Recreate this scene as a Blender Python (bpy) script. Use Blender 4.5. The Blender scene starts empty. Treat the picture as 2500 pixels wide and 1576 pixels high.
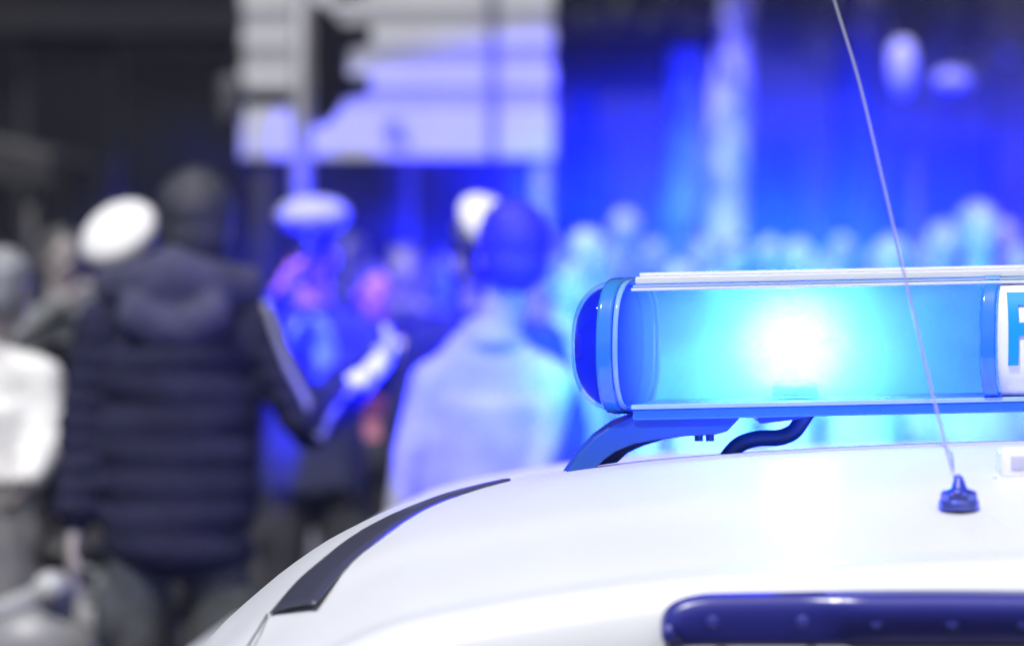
import bpy, bmesh, math, random
from mathutils import Vector, Matrix
import numpy as np
R = math.radians
random.seed(7)
sc = bpy.context.scene
COL = sc.collection

# ------------------------------------------------------------------ camera, world, sun
F = 8120.0 / 2500.0          # focal length in picture widths
CAMZ = 1.6
FOCUS = 3.98
cam_d = bpy.data.cameras.new('camera'); cam = bpy.data.objects.new('camera', cam_d); COL.objects.link(cam)
cam.location = (0, 0, CAMZ); cam.rotation_euler = (R(90), 0, 0)
cam_d.sensor_width = 36; cam_d.lens = 36 * F
cam_d.shift_y = -(788 - 620) / 2500.0
cam_d.clip_start = 0.05; cam_d.clip_end = 500
cam_d.dof.use_dof = True; cam_d.dof.focus_distance = FOCUS
cam_d.dof.aperture_fstop = cam_d.lens / 1000 / 0.042
cam_d.dof.aperture_blades = 0
sc.camera = cam

SUN_EL, SUN_AZ = 57, -29     # azimuth: from behind the camera, a little to its left
w = bpy.data.worlds.new('World'); sc.world = w; w.use_nodes = True
nt = w.node_tree; bg = nt.nodes['Background']
sky = nt.nodes.new('ShaderNodeTexSky'); sky.sky_type = 'NISHITA'; sky.sun_disc = False
sky.sun_elevation = R(SUN_EL); sky.sun_rotation = R(180 + SUN_AZ)
sky.air_density = 0.7; sky.dust_density = 3.0; sky.ozone_density = 0.6
nt.links.new(sky.outputs[0], bg.inputs[0]); bg.inputs[1].default_value = 0.075
sd = bpy.data.lights.new('sun', 'SUN'); sd.energy = 3.3; sd.angle = R(0.5); sd.color = (1.0, 0.985, 0.965)
so = bpy.data.objects.new('sun', sd); COL.objects.link(so)
so.rotation_euler = (R(90 - SUN_EL), 0, R(SUN_AZ))
sc.view_settings.view_transform = 'Standard'; sc.view_settings.look = 'None'
sc.view_settings.exposure = 0.25; sc.view_settings.gamma = 1.0
sc.render.engine = 'CYCLES'
cy = sc.cycles
cy.use_denoising = True
cy.max_bounces = 8; cy.diffuse_bounces = 3; cy.glossy_bounces = 4; cy.transparent_max_bounces = 12
cy.volume_bounces = 0; cy.transmission_bounces = 6
cy.caustics_reflective = False; cy.caustics_refractive = False
cy.sample_clamp_indirect = 4.0

# ------------------------------------------------------------------ helpers
def P(px, py, Y):
    """world point seen at pixel (px, py) of the 2500x1576 frame, at depth Y"""
    return Vector(((px - 1250) / 8120 * Y, Y, CAMZ - (py - 620) / 8120 * Y))
def X(px, Y): return (px - 1250) / 8120 * Y
def Z(py, Y): return CAMZ - (py - 620) / 8120 * Y

MATS = {}
def mat(name, col, rough=0.6, metal=0.0, var=0.15, scale=8.0, coat=0.0, bump=0.0, spec=0.5, emit=None, es=0.0, alpha=None):
    if name in MATS: return MATS[name]
    m = bpy.data.materials.new(name); m.use_nodes = True
    n = m.node_tree.nodes; l = m.node_tree.links; b = n['Principled BSDF']
    b.inputs['Roughness'].default_value = rough; b.inputs['Metallic'].default_value = metal
    b.inputs['Coat Weight'].default_value = coat; b.inputs['Coat Roughness'].default_value = 0.03
    b.inputs['Specular IOR Level'].default_value = spec
    b.inputs['Base Color'].default_value = (*col, 1)
    if var > 0 or bump > 0:
        tc = n.new('ShaderNodeTexCoord'); nz = n.new('ShaderNodeTexNoise')
        nz.inputs['Scale'].default_value = scale; nz.inputs['Detail'].default_value = 6
        l.new(tc.outputs['Object'], nz.inputs['Vector'])
        if var > 0:
            r = n.new('ShaderNodeMapRange'); r.inputs[1].default_value = .3; r.inputs[2].default_value = .7
            r.inputs[3].default_value = 1 - var; r.inputs[4].default_value = 1 + var
            mx = n.new('ShaderNodeVectorMath'); mx.operation = 'SCALE'; mx.inputs[0].default_value = col
            l.new(nz.outputs['Fac'], r.inputs[0]); l.new(r.outputs[0], mx.inputs['Scale'])
            l.new(mx.outputs[0], b.inputs['Base Color'])
        if bump > 0:
            bp = n.new('ShaderNodeBump'); bp.inputs['Strength'].default_value = bump; bp.inputs['Distance'].default_value = .02
            l.new(nz.outputs['Fac'], bp.inputs['Height']); l.new(bp.outputs[0], b.inputs['Normal'])
    if emit:
        b.inputs['Emission Color'].default_value = (*emit, 1); b.inputs['Emission Strength'].default_value = es
    MATS[name] = m
    return m

def link(name, bm_or_me, m, parent=None, smooth=True):
    if isinstance(bm_or_me, bmesh.types.BMesh):
        me = bpy.data.meshes.new(name); bm_or_me.to_mesh(me); bm_or_me.free()
    else: me = bm_or_me
    me.name = name
    o = bpy.data.objects.new(name, me); COL.objects.link(o)
    me.materials.clear()
    for q in (m if isinstance(m, (list, tuple)) else [m]): me.materials.append(q)
    if smooth: me.polygons.foreach_set('use_smooth', [True] * len(me.polygons))
    if parent: o.parent = parent
    return o
def tag(o, label=None, cat=None, group=None, kind=None):
    if label: o['label'] = label
    if cat: o['category'] = cat
    if group: o['group'] = group
    if kind: o['kind'] = kind
    return o
def empty(name, loc=(0, 0, 0), rz=0, label=None, cat=None, group=None):
    o = bpy.data.objects.new(name, None); COL.objects.link(o); o.location = loc; o.rotation_euler.z = rz
    o.empty_display_size = .1
    return tag(o, label, cat, group)

_SPH = {}
def ellipsoid(bm, c, r, rot=None, seg=20, rings=12):
    if (seg, rings) not in _SPH:
        vs = [(0, 0, 1)] + [(math.sin(math.pi * i / rings) * math.cos(2 * math.pi * k / seg), math.sin(math.pi * i / rings) * math.sin(2 * math.pi * k / seg), math.cos(math.pi * i / rings)) for i in range(1, rings) for k in range(seg)] + [(0, 0, -1)]
        fs = [(0, 1 + k, 1 + (k + 1) % seg) for k in range(seg)]
        for i in range(rings - 2):
            a = 1 + i * seg; fs += [(a + k, a + seg + k, a + seg + (k + 1) % seg, a + (k + 1) % seg) for k in range(seg)]
        a = 1 + (rings - 2) * seg; fs += [(a + k, a + seg, a + (k + 1) % seg) for k in range(seg)]
        _SPH[(seg, rings)] = (np.array(vs), fs)
    V, fs = _SPH[(seg, rings)]
    A = V * np.array(r[:])
    if rot is not None: A = A @ np.array(rot).T
    A = A + np.array(Vector(c)[:])
    nv = [bm.verts.new(p) for p in A.tolist()]
    for f in fs: bm.faces.new([nv[q] for q in f])
def cone(bm, a, b, ra, rb, seg=16, caps=True):
    a = Vector(a); b = Vector(b); d = b - a
    if d.length < 1e-6: return
    q = d.to_track_quat('Z', 'Y').to_matrix().to_4x4()
    bmesh.ops.create_cone(bm, cap_ends=caps, segments=seg, radius1=ra, radius2=rb, depth=d.length, matrix=Matrix.Translation((a + b) / 2) @ q)
def capsule(bm, a, b, ra, rb, seg=16):
    cone(bm, a, b, ra, rb, seg); ellipsoid(bm, a, (ra,) * 3, None, seg, 8); ellipsoid(bm, b, (rb,) * 3, None, seg, 8)
def box(bm, lo, hi, bev=0.0, rot=None, piv=None):
    lo = Vector(lo); hi = Vector(hi)
    r = bmesh.ops.create_cube(bm, size=1, matrix=Matrix.Translation((lo + hi) / 2) @ Matrix.Diagonal((*(hi - lo), 1)))
    if rot is not None: bmesh.ops.rotate(bm, verts=r['verts'], cent=piv or (lo + hi) / 2, matrix=rot)
    if bev > 0:
        es = list({e for v in r['verts'] for e in v.link_edges})
        bmesh.ops.bevel(bm, geom=es, offset=bev, segments=3, profile=.5, affect='EDGES')
def tube(bm, pts, rad, seg=12, caps=True):
    pts = [Vector(p) for p in pts]; n = len(pts)
    if not isinstance(rad, (list, tuple)): rad = [rad] * n
    rings = []; up = None
    for i, p in enumerate(pts):
        t = (pts[min(i + 1, n - 1)] - pts[max(i - 1, 0)]).normalized()
        if up is None: up = t.orthogonal().normalized()
        up = (up - t * up.dot(t)).normalized(); s = t.cross(up)
        rings.append([bm.verts.new(p + (up * math.cos(2 * math.pi * k / seg) + s * math.sin(2 * math.pi * k / seg)) * rad[i]) for k in range(seg)])
    for i in range(n - 1):
        for k in range(seg):
            bm.faces.new((rings[i][k], rings[i][(k + 1) % seg], rings[i + 1][(k + 1) % seg], rings[i + 1][k]))
    if caps: bm.faces.new(rings[0][::-1]); bm.faces.new(rings[-1])
def loft(bm, rings, closed=True, caps=True):
    vs = [[bm.verts.new(p) for p in r] for r in rings]; n = len(vs[0])
    for i in range(len(vs) - 1):
        for k in range(n if closed else n - 1):
            bm.faces.new((vs[i][k], vs[i][(k + 1) % n], vs[i + 1][(k + 1) % n], vs[i + 1][k]))
    if caps and closed: bm.faces.new(vs[0][::-1]); bm.faces.new(vs[-1])
def lathe(bm, prof, c=(0, 0, 0), seg=32, rot=None, sx=1, sy=1):
    c = Vector(c)
    rings = []
    for r, z in prof:
        ring = []
        for k in range(seg):
            a = 2 * math.pi * k / seg; v = Vector((r * math.cos(a) * sx, r * math.sin(a) * sy, z))
            if rot: v = rot @ v
            ring.append(c + v)
        rings.append(ring)
    loft(bm, rings)
def spline(pts, n=8):
    pts = [Vector(p) for p in pts]; out = []
    q = [pts[0]] + pts + [pts[-1]]
    for i in range(1, len(q) - 2):
        for k in range(n):
            t = k / n; a, b, c, d = q[i - 1], q[i], q[i + 1], q[i + 2]
            out.append(.5 * ((2 * b) + (c - a) * t + (2 * a - 5 * b + 4 * c - d) * t * t + (3 * b - a - 3 * c + d) * t ** 3))
    out.append(pts[-1]); return out
def prism(bm, poly, y0, y1):
    """outline in x,z extruded in y"""
    a = [bm.verts.new((p[0], y0, p[1])) for p in poly]; b = [bm.verts.new((p[0], y1, p[1])) for p in poly]
    n = len(poly); bm.faces.new(a); bm.faces.new(b[::-1])
    for i in range(n): bm.faces.new((a[i], b[i], b[(i + 1) % n], a[(i + 1) % n]))

def remesh(name, bm, m, parent, voxel, smooth=4):
    me = bpy.data.meshes.new('tmp'); bm.to_mesh(me); bm.free()
    o = bpy.data.objects.new('tmp', me); COL.objects.link(o)
    md = o.modifiers.new('r', 'REMESH'); md.mode = 'VOXEL'; md.voxel_size = voxel
    if smooth:
        s = o.modifiers.new('s', 'SMOOTH'); s.iterations = smooth; s.factor = .5
    dg = bpy.context.evaluated_depsgraph_get()
    out = bpy.data.meshes.new_from_object(o.evaluated_get(dg))
    bpy.data.objects.remove(o); bpy.data.meshes.remove(me)
    return link(name, out, m, parent)

# ------------------------------------------------------------------ people
def hand(bm, wrist, direc, palm_n, thumb, curl=.5, s=1.0):
    """palm and five bent fingers rooted at the wrist; direc = towards finger tips, thumb = side the thumb is on"""
    d = Vector(direc).normalized(); n = Vector(palm_n); n = (n - d * n.dot(d)).normalized()
    t = Vector(thumb); t = t - d * t.dot(d) - n * t.dot(n)
    t = t.normalized() if t.length > 1e-3 else d.cross(n)
    w0 = Vector(wrist)
    rot = Matrix((t, d, n)).transposed()
    ellipsoid(bm, w0 + d * .05 * s, (.041 * s, .052 * s, .017 * s), rot)
    ellipsoid(bm, w0 + d * .065 * s, (.040 * s, .035 * s, .016 * s), rot)
    for k, (off, ln) in enumerate(((.031, .072), (.0105, .080), (-.0105, .075), (-.030, .060))):
        p = w0 + d * .088 * s + t * off * s; dd = (d + t * off * 3).normalized()
        for j, fr in enumerate((.45, .32, .25)):
            ang = curl * (.35 + .55 * j)
            v = dd * math.cos(ang) + n * math.sin(ang)
            q = p + v * ln * fr * s
            capsule(bm, p, q, (.0088 - .0008 * j) * s, (.0080 - .0008 * j) * s, 10); p = q
    p = w0 + d * .03 * s + t * .03 * s
    for j, (ln, a) in enumerate(((.036, .8), (.030, .55), (.024, .35))):
        v = (d * math.cos(a) + t * math.sin(a) + n * .35 * curl * (j + .5)).normalized()
        q = p + v * ln * s; capsule(bm, p, q, (.0115 - .001 * j) * s, (.0105 - .001 * j) * s, 10); p = q

SKIN = lambda pink=False: mat('skin_pink', (.72, .27, .28), .55, 0, .08, 12) if pink else mat('skin', (.36, .32, .31), .55, 0, .08, 12)
def cap_hat(parent, c, rz, tilt, crown_m, band_m, s=1.0, pitch=0.0, ht=1.5):
    """peaked service cap: wide soft crown, band, shiny visor. rz: yaw of the visor (0 = towards camera)"""
    rot = Matrix.Rotation(rz, 3, 'Z') @ Matrix.Rotation(pitch, 3, 'X') @ Matrix.Rotation(tilt, 3, 'Y')
    c = Vector(c)
    bm = bmesh.new()
    lathe(bm, [(r_ * s, (.02 + (z_ - .02) * ht) * s) for r_, z_ in [(.001, .098), (.05, .096), (.09, .088), (.116, .074), (.128, .060), (.124, .048), (.105, .034), (.094, .02), (.001, .018)]],
          c, 40, rot, 1.0, 1.08)
    link('crown', bm, crown_m, parent)
    bm = bmesh.new()
    lathe(bm, [(.09 * s, .022 * s), (.0995 * s, .03 * s), (.0975 * s, -.012 * s), (.09 * s, -.012 * s)], c, 40, rot, 1.0, 1.1)
    link('cap_band', bm, band_m, parent)
    bm = bmesh.new()
    top, bot = [], []
    for k in range(17):
        a = math.pi * (1.12 + .76 * k / 16)
        inn = Vector((.096 * math.cos(a), .105 * math.sin(a), -.008)) * s
        ou = Vector((.1 * math.cos(a), .105 * math.sin(a) - .055 * math.sin(math.pi * k / 16), -.012 - .025 * math.sin(math.pi * k / 16))) * s
        top.append((c + rot @ inn, c + rot @ ou))
    th = rot @ Vector((0, 0, -.005))
    rings = [[a, b, b + th, a + th] for a, b in top]
    loft(bm, rings)
    link('visor', bm, mat('visor_black', (.012, .012, .014), .2, 0, 0), parent)
    bm = bmesh.new(); ellipsoid(bm, c + rot @ Vector((0, -.108 * s, .012 * s)), (.013, .006, .016), rot)
    link('badge', bm, mat('badge_metal', (.75, .75, .75), .3, 1, 0), parent)

def person(px, Y, H, label, face=0.0, head=None, lean=0.0, la=None, ra=None, top=('dark_jacket', (.03, .03, .04)), legs=('trousers', (.04, .04, .045)),
           hair=('dark_hair', (.02, .017, .015)), hairlen=0, hat=None, puffer=False, hood=False, bulk=1.0, hem=None, skirt=None, gloves=None, group=None,
           hands=True, voxel=.009, drop=.098, sws=1.0, flare=1.0, hs=1.0, pink=False, shirt=None, stride=0.0, tie=False, pipe=None, back_lean=0.0, glasses=False, bagp=None):
    """joints in local metres: x = picture right, y = away from camera. face = yaw the face looks to (0 = camera).
    la / ra: (elbow, wrist) of the arm on the picture's left / right."""
    x0 = X(px, Y); root = empty('person', (x0, Y, 0), 0, label, 'person', group)
    k = H / 1.80
    V = lambda *a: Vector(a)
    fd = V(math.sin(face), -math.cos(face), 0); fs = V(math.cos(face), math.sin(face), 0)
    hipc = V(0, 0, .95 * k); chest = V(lean * .6, back_lean * .6, 1.30 * k); neck = V(lean, back_lean, 1.49 * k)
    hd = V(*head) if head else neck + V(lean * .25, back_lean * .3, .175 * k)
    if head is None: hd = V(hd.x, hd.y, 1.675 * k)
    sw = .185 * k * (abs(math.cos(face)) * .35 + .65) * sws
    sh = {-1: neck + V(-sw, 0, -drop * k), 1: neck + V(sw, 0, -drop * k)}
    dfl = {-1: (V(-.25, -.01, 1.14 * k), V(-.235, -.07, .90 * k)), 1: (V(.25, -.01, 1.14 * k), V(.235, -.07, .90 * k))}
    arm = {-1: tuple(map(Vector, la)) if la else dfl[-1], 1: tuple(map(Vector, ra)) if ra else dfl[1]}
    hip = {s: hipc + V(.09 * s * k, 0, -.03) for s in (-1, 1)}
    kne = {s: V(.10 * s * k, -.02 - stride * .12 * s, .50 * k) for s in (-1, 1)}
    ank = {s: V(.105 * s * k, .02 - stride * .28 * s, .085 * k) for s in (-1, 1)}
    # body, one continuous surface
    bm = bmesh.new()
    rz = Matrix.Rotation(face, 3, 'Z')
    ellipsoid(bm, hd + V(0, 0, .02 * k), (.074 * k, .093 * k, .098 * k), rz)
    ellipsoid(bm, hd + fd * .022 * k + V(0, 0, -.05 * k), (.055 * k, .066 * k, .066 * k), rz)
    ellipsoid(bm, hd + fd * .055 * k + V(0, 0, -.096 * k), (.024 * k, .022 * k, .018 * k), rz)          # chin
    cone(bm, hd + fd * .078 * k + V(0, 0, .012 * k), hd + fd * .100 * k + V(0, 0, -.030 * k), .007 * k, .015 * k, 10)   # nose
    for s in (-1, 1):
        ellipsoid(bm, hd + fs * .076 * s * k + V(0, 0, -.012 * k), (.011 * k, .02 * k, .031 * k), rz)
        ellipsoid(bm, hd + fd * .07 * k + fs * .03 * s * k + V(0, 0, .022 * k), (.024 * k, .014 * k, .009 * k), rz)    # brow
    ellipsoid(bm, hd + fd * .083 * k + V(0, 0, -.062 * k), (.024 * k, .01 * k, .009 * k), rz)           # lips
    capsule(bm, neck + V(0, .0, -.06 * k), hd + V(0, 0, -.05 * k) - fd * .01, .062 * k, .052 * k)
    ellipsoid(bm, chest - V(0, 0, .03), (.135 * k, .072 * k, .18 * k)); ellipsoid(bm, hipc + V(0, 0, .03), (.135 * k, .08 * k, .13 * k)); ellipsoid(bm, (hipc + chest) / 2, (.12 * k, .07 * k, .2 * k))
    for s in (-1, 1):
        capsule(bm, sh[s], arm[s][0], .046 * k, .036 * k); capsule(bm, arm[s][0], arm[s][1], .036 * k, .026 * k)
        capsule(bm, neck + V(0, 0, -.07 * k), sh[s], .05 * k, .046 * k)
        capsule(bm, hip[s], kne[s], .075 * k, .052 * k); capsule(bm, kne[s], ank[s], .05 * k, .036 * k)
        if hands and not (gloves and s in gloves):
            d = arm[s][1] - arm[s][0]
            pn = V(-s, 0, 0) if abs(d.normalized().z) > .6 else V(0, 0, -1)
            hand(bm, arm[s][1], d, pn, V(0, -1, .2), .8, k)
    remesh('body', bm, SKIN(pink), root, voxel, 3)
    # eyes
    if abs(face) < 1.4 and voxel < .012:
        bm = bmesh.new()
        for s in (-1, 1): ellipsoid(bm, hd + fd * .081 * k + fs * .031 * s * k + V(0, 0, .003), (.013, .009, .008), rz, 12, 8)
        link('eyes', bm, mat('eye_dark', (.02, .016, .014), .15, 0, 0), root)
        bm = bmesh.new(); ellipsoid(bm, hd + fd * .0935 * k + V(0, 0, -.063 * k), (.02 * k, .004, .004), rz, 12, 8)
        link('mouth', bm, mat('lip', (.32, .12, .11), .5, 0, 0), root)
        if glasses:
            bm = bmesh.new()
            for s in (-1, 1): ellipsoid(bm, hd + fd * .098 * k + fs * .033 * s * k + V(0, 0, .002), (.029, .006, .021), rz, 16, 10)
            tube(bm, [hd + fd * .1 * k - fs * .01, hd + fd * .1 * k + fs * .01], .003)
            for s in (-1, 1): tube(bm, [hd + fd * .095 * k + fs * .06 * s * k, hd + fs * .082 * s * k], .003)
            link('sunglasses', bm, mat('glass_black', (.01, .01, .012), .08, 0, 0), root)
    # hair
    bm = bmesh.new()
    if hair:
        hr = random.Random(int(px))
        hz_ = .045 if hat else .092; ellipsoid(bm, hd - fd * .016 * k + V(0, 0, .036 * k), (.086 * k * hs, .098 * k * hs, hz_ * k * hs), rz)
        ellipsoid(bm, hd - fd * .035 * k + V(0, 0, -.02 * k), (.078 * k * hs, .075 * k * hs, .075 * k * hs), rz)
        if hairlen: ellipsoid(bm, hd - fd * .05 * k + V(0, 0, -.06 * k - hairlen / 2), (.085 * k, .06 * k, .09 + hairlen / 2), rz)
        for _ in range(26 if voxel < .012 else 6):
            a, b_ = hr.uniform(0, 6.28), hr.uniform(.3, 1.5)
            ellipsoid(bm, hd - fd * .018 * k + V(math.cos(a) * math.cos(b_) * .078 * k * hs, math.sin(a) * math.cos(b_) * .088 * k * hs, .04 * k + math.sin(b_) * (hz_ - .009) * k * hs), (.017, .017, .012), None, 8, 6)
        remesh('hair', bm, mat(hair[0], hair[1], .5, 0, .4, 60, bump=.6), root, max(voxel, .008), 2)
    # trousers / skirt
    lm = mat(legs[0], legs[1], .85, 0, .25, 14, bump=.3, spec=.15)
    bm = bmesh.new()
    if skirt:
        zt, zb, ra_, rb_ = skirt
        n = 48; rings = []
        for i in range(9):
            t = i / 8; z = zt + (zb - zt) * t; r = ra_ + (rb_ - ra_) * t
            rings.append([V(r * (1 + .09 * t * math.sin(11 * a) + .05 * t * math.sin(5 * a + 1)) * math.cos(a), r * .8 * (1 + .09 * t * math.sin(11 * a)) * math.sin(a), z) for a in [2 * math.pi * q / n for q in range(n)]])
        loft(bm, rings); link('skirt', bm, lm, root)
    else:
        ellipsoid(bm, hipc, (.172 * k * bulk, .125 * k, .12 * k))
        for s in (-1, 1):
            capsule(bm, hip[s], kne[s], .098 * k * bulk, .075 * k * bulk); capsule(bm, kne[s], ank[s] + V(0, 0, .02), .074 * k, .06 * k)
            ellipsoid(bm, (hip[s] * .45 + kne[s] * .55) + V(.05 * s, 0, 0), (.06, .08, .1))          # pocket
            for q in range(4): ellipsoid(bm, kne[s].lerp(ank[s], .2 + .22 * q) + V(0, -.02, 0), (.078 * k, .072 * k, .02))
        remesh('trousers', bm, lm, root, max(voxel, .012), 3)
    bm = bmesh.new()
    for s in (-1, 1):
        ellipsoid(bm, V(ank[s].x, ank[s].y, .045) + fd * .06, (.05, .13, .045), rz); ellipsoid(bm, V(ank[s].x, ank[s].y, .075), (.05, .055, .07))
    remesh('shoes', bm, mat('shoe_black', (.02, .02, .02), .4, 0, .1), root, max(voxel, .01), 2)
    # top
    tm = mat(top[0], top[1], .8, 0, .18, 10, bump=.35, spec=.15)
    hem = hem if hem is not None else .86 * k
    bm = bmesh.new()
    B = bulk
    if puffer:
        n = 8
        for i in range(n):
            t = (i + .5) / n; z = hem + (1.44 * k - hem) * t
            cx = chest.x * max(0, (z - .95 * k) / (.35 * k)); cx = max(min(cx, neck.x), min(0, neck.x)) if neck.x else 0
            wd = (.205 + .022 * math.sin(math.pi * min(1, t * 1.15))) * k * B * (1.0 if t < .85 else .82)
            ellipsoid(bm, (cx, 0, z), (wd, .165 * k * B, .085 * k), Matrix.Rotation(.09 * math.sin(i * 2.7 + 1), 3, 'Y'), 28, 12)
        ellipsoid(bm, (0, 0, (hem + 1.4 * k) / 2), (.18 * k * B, .14 * k, .33 * k))
    else:
        ellipsoid(bm, chest + V(0, 0, -.02 * k), (.19 * k * B, .135 * k * B, .22 * k), None, 28, 16)
        zmid = (hem + chest.z) / 2
        cone(bm, V(0, 0, hem), V(chest.x, chest.y, chest.z), .19 * k * B * flare, .175 * k * B, 28)
        bmesh.ops.scale(bm, vec=(1, .74, 1), verts=bm.verts, space=Matrix.Identity(4))
        for q in range(7):      # folds
            a = random.Random(int(px) + q); zz = a.uniform(hem + .05, chest.z)
            xx = a.uniform(-.13, .13) * k * B; yy = -.128 * k * B * (1 - (xx / .2) ** 2) ** .5; tube(bm, spline([V(xx * 1.15, yy - .01, hem + .02), V(xx + a.uniform(-.03, .03), yy, (hem + zz) / 2), V(xx * .8 + chest.x * .5, yy * .9, zz)], 4), .014)
    for s in (-1, 1):
        capsule(bm, neck + V(0, 0, -.06 * k), sh[s], .068 * k * B, .072 * k * B)
        e, wr = arm[s]
        capsule(bm, sh[s], e, .070 * k * B, .057 * k * B); capsule(bm, e, e.lerp(wr, .93), .057 * k * B, .042 * k * B)
        if puffer:
            for q in range(5): ellipsoid(bm, sh[s].lerp(e, .1 + .2 * q), (.08 * k * B, .08 * k * B, .035))
            for q in range(4): ellipsoid(bm, e.lerp(wr, .1 + .22 * q), (.068 * k, .068 * k, .03))
        else:
            for q in range(3): ellipsoid(bm, sh[s].lerp(e, .55 + .2 * q), (.066 * k * B, .064 * k * B, .016))
    tube(bm, [neck + V(0, 0, -.05 * k), neck + V(0, 0, .015 * k)], [.085 * k, .068 * k], 24)
    remesh('jacket', bm, tm, root, max(voxel, .011), 14 if puffer else 4)
    if hood:
        bm = bmesh.new()
        for a in range(-8, 9):
            t = a / 8; c = neck + V(.165 * t * k, .0 - .09 * (1 - t * t) * k, .055 * k - .05 * abs(t) - .03 * (1 - t * t))
            ellipsoid(bm, c, (.045 * k, .06 * k, .075 * k * (1.15 - .45 * abs(t))))
        for a in range(-4, 5):
            t = a / 4; ellipsoid(bm, neck + V(.09 * t * k, -.12 * k, -.06 * k - .03 * (1 - t * t)), (.05, .035, .055))
        remesh('hood', bm, mat(top[0] + '_hood', tuple(min(1, c * 1.9 + .01) for c in top[1]), .8, 0, .3, 18, bump=.5), root, .012, 3)
    if shirt:   # open jacket shows a shirt front
        bm = bmesh.new()
        ellipsoid(bm, chest + fd * .062 * k - V(0, 0, .01), (.098 * k, .072 * k, .185 * k), rz, 28, 16)
        remesh('shirt_front', bm, mat(shirt[0], shirt[1], .7, 0, .1, 20), root, .01, 2)
    if tie:
        bm = bmesh.new(); p0 = chest + fd * .132 * k
        prof = [(.022, .17), (.016, .14), (.02, .1), (.028, -.08), (.004, -.15)]
        loft(bm, [[p0 + fs * -a + V(0, 0, z), p0 + fs * a + V(0, 0, z), p0 + fs * a + V(0, 0, z) + fd * .012, p0 + fs * -a + V(0, 0, z) + fd * .012] for a, z in prof])
        link('tie', bm, mat('tie_navy', (.012, .013, .03), .6, 0, 0), root, False)
    if pipe:
        for s in pipe:
            e, wr = arm[s]
            q_ = k * B
            bm = bmesh.new(); tube(bm, spline([sh[s] + V(.03 * s, -.072 * q_, .055), sh[s].lerp(e, .35) + V(.035 * s, -.080 * q_, .0), sh[s].lerp(e, .7) + V(.035 * s, -.076 * q_, 0), e + V(.03 * s, -.066 * q_, -.012), e.lerp(wr, .3) + V(.012, -.066 * q_, -.012), e.lerp(wr, .65) + V(.0, -.062 * q_, .0), wr + V(0, -.05, .0)], 5), .0085)
            link('sleeve_piping', bm, mat('piping_grey', (.32, .32, .36), .6, 0, 0), root)
    if gloves:
        for s in gloves:
            bm = bmesh.new(); d = arm[s][1] - arm[s][0]
            hand(bm, arm[s][1] - d.normalized() * .01, d, V(0, 0, -1) if abs(d.normalized().z) < .6 else V(-s, 0, 0), V(0, -1, .2), .9, 1.18 * k)
            capsule(bm, arm[s][1] - d.normalized() * .03, arm[s][1], .036, .034)
            remesh('glove', bm, mat('white_cotton', (.82, .82, .82), .8, 0, .05), root, .006, 2)
    if hat:
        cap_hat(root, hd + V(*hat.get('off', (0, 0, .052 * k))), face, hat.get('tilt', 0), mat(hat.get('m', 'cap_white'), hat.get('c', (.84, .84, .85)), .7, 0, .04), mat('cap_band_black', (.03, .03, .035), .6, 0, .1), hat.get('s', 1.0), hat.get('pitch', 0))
    return root

# ------------------------------------------------------------------ setting: ground and far structures
def ground():
    bm = bmesh.new(); box(bm, (-60, -20, -.2), (60, 120, 0)); link('road', bm, mat('asphalt', (.03, .03, .032), .85, 0, .3, 30, bump=.5, spec=.1), smooth=False)['kind'] = 'structure'
    bm = bmesh.new(); box(bm, (-60, 12.5, -.05), (60, 60, .13), .01)
    pv = mat('paving', (.04, .04, .04), .85, 0, .3, 4, bump=.3, spec=.1)
    link('pavement', bm, pv, smooth=False)['kind'] = 'structure'
ground()

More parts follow.
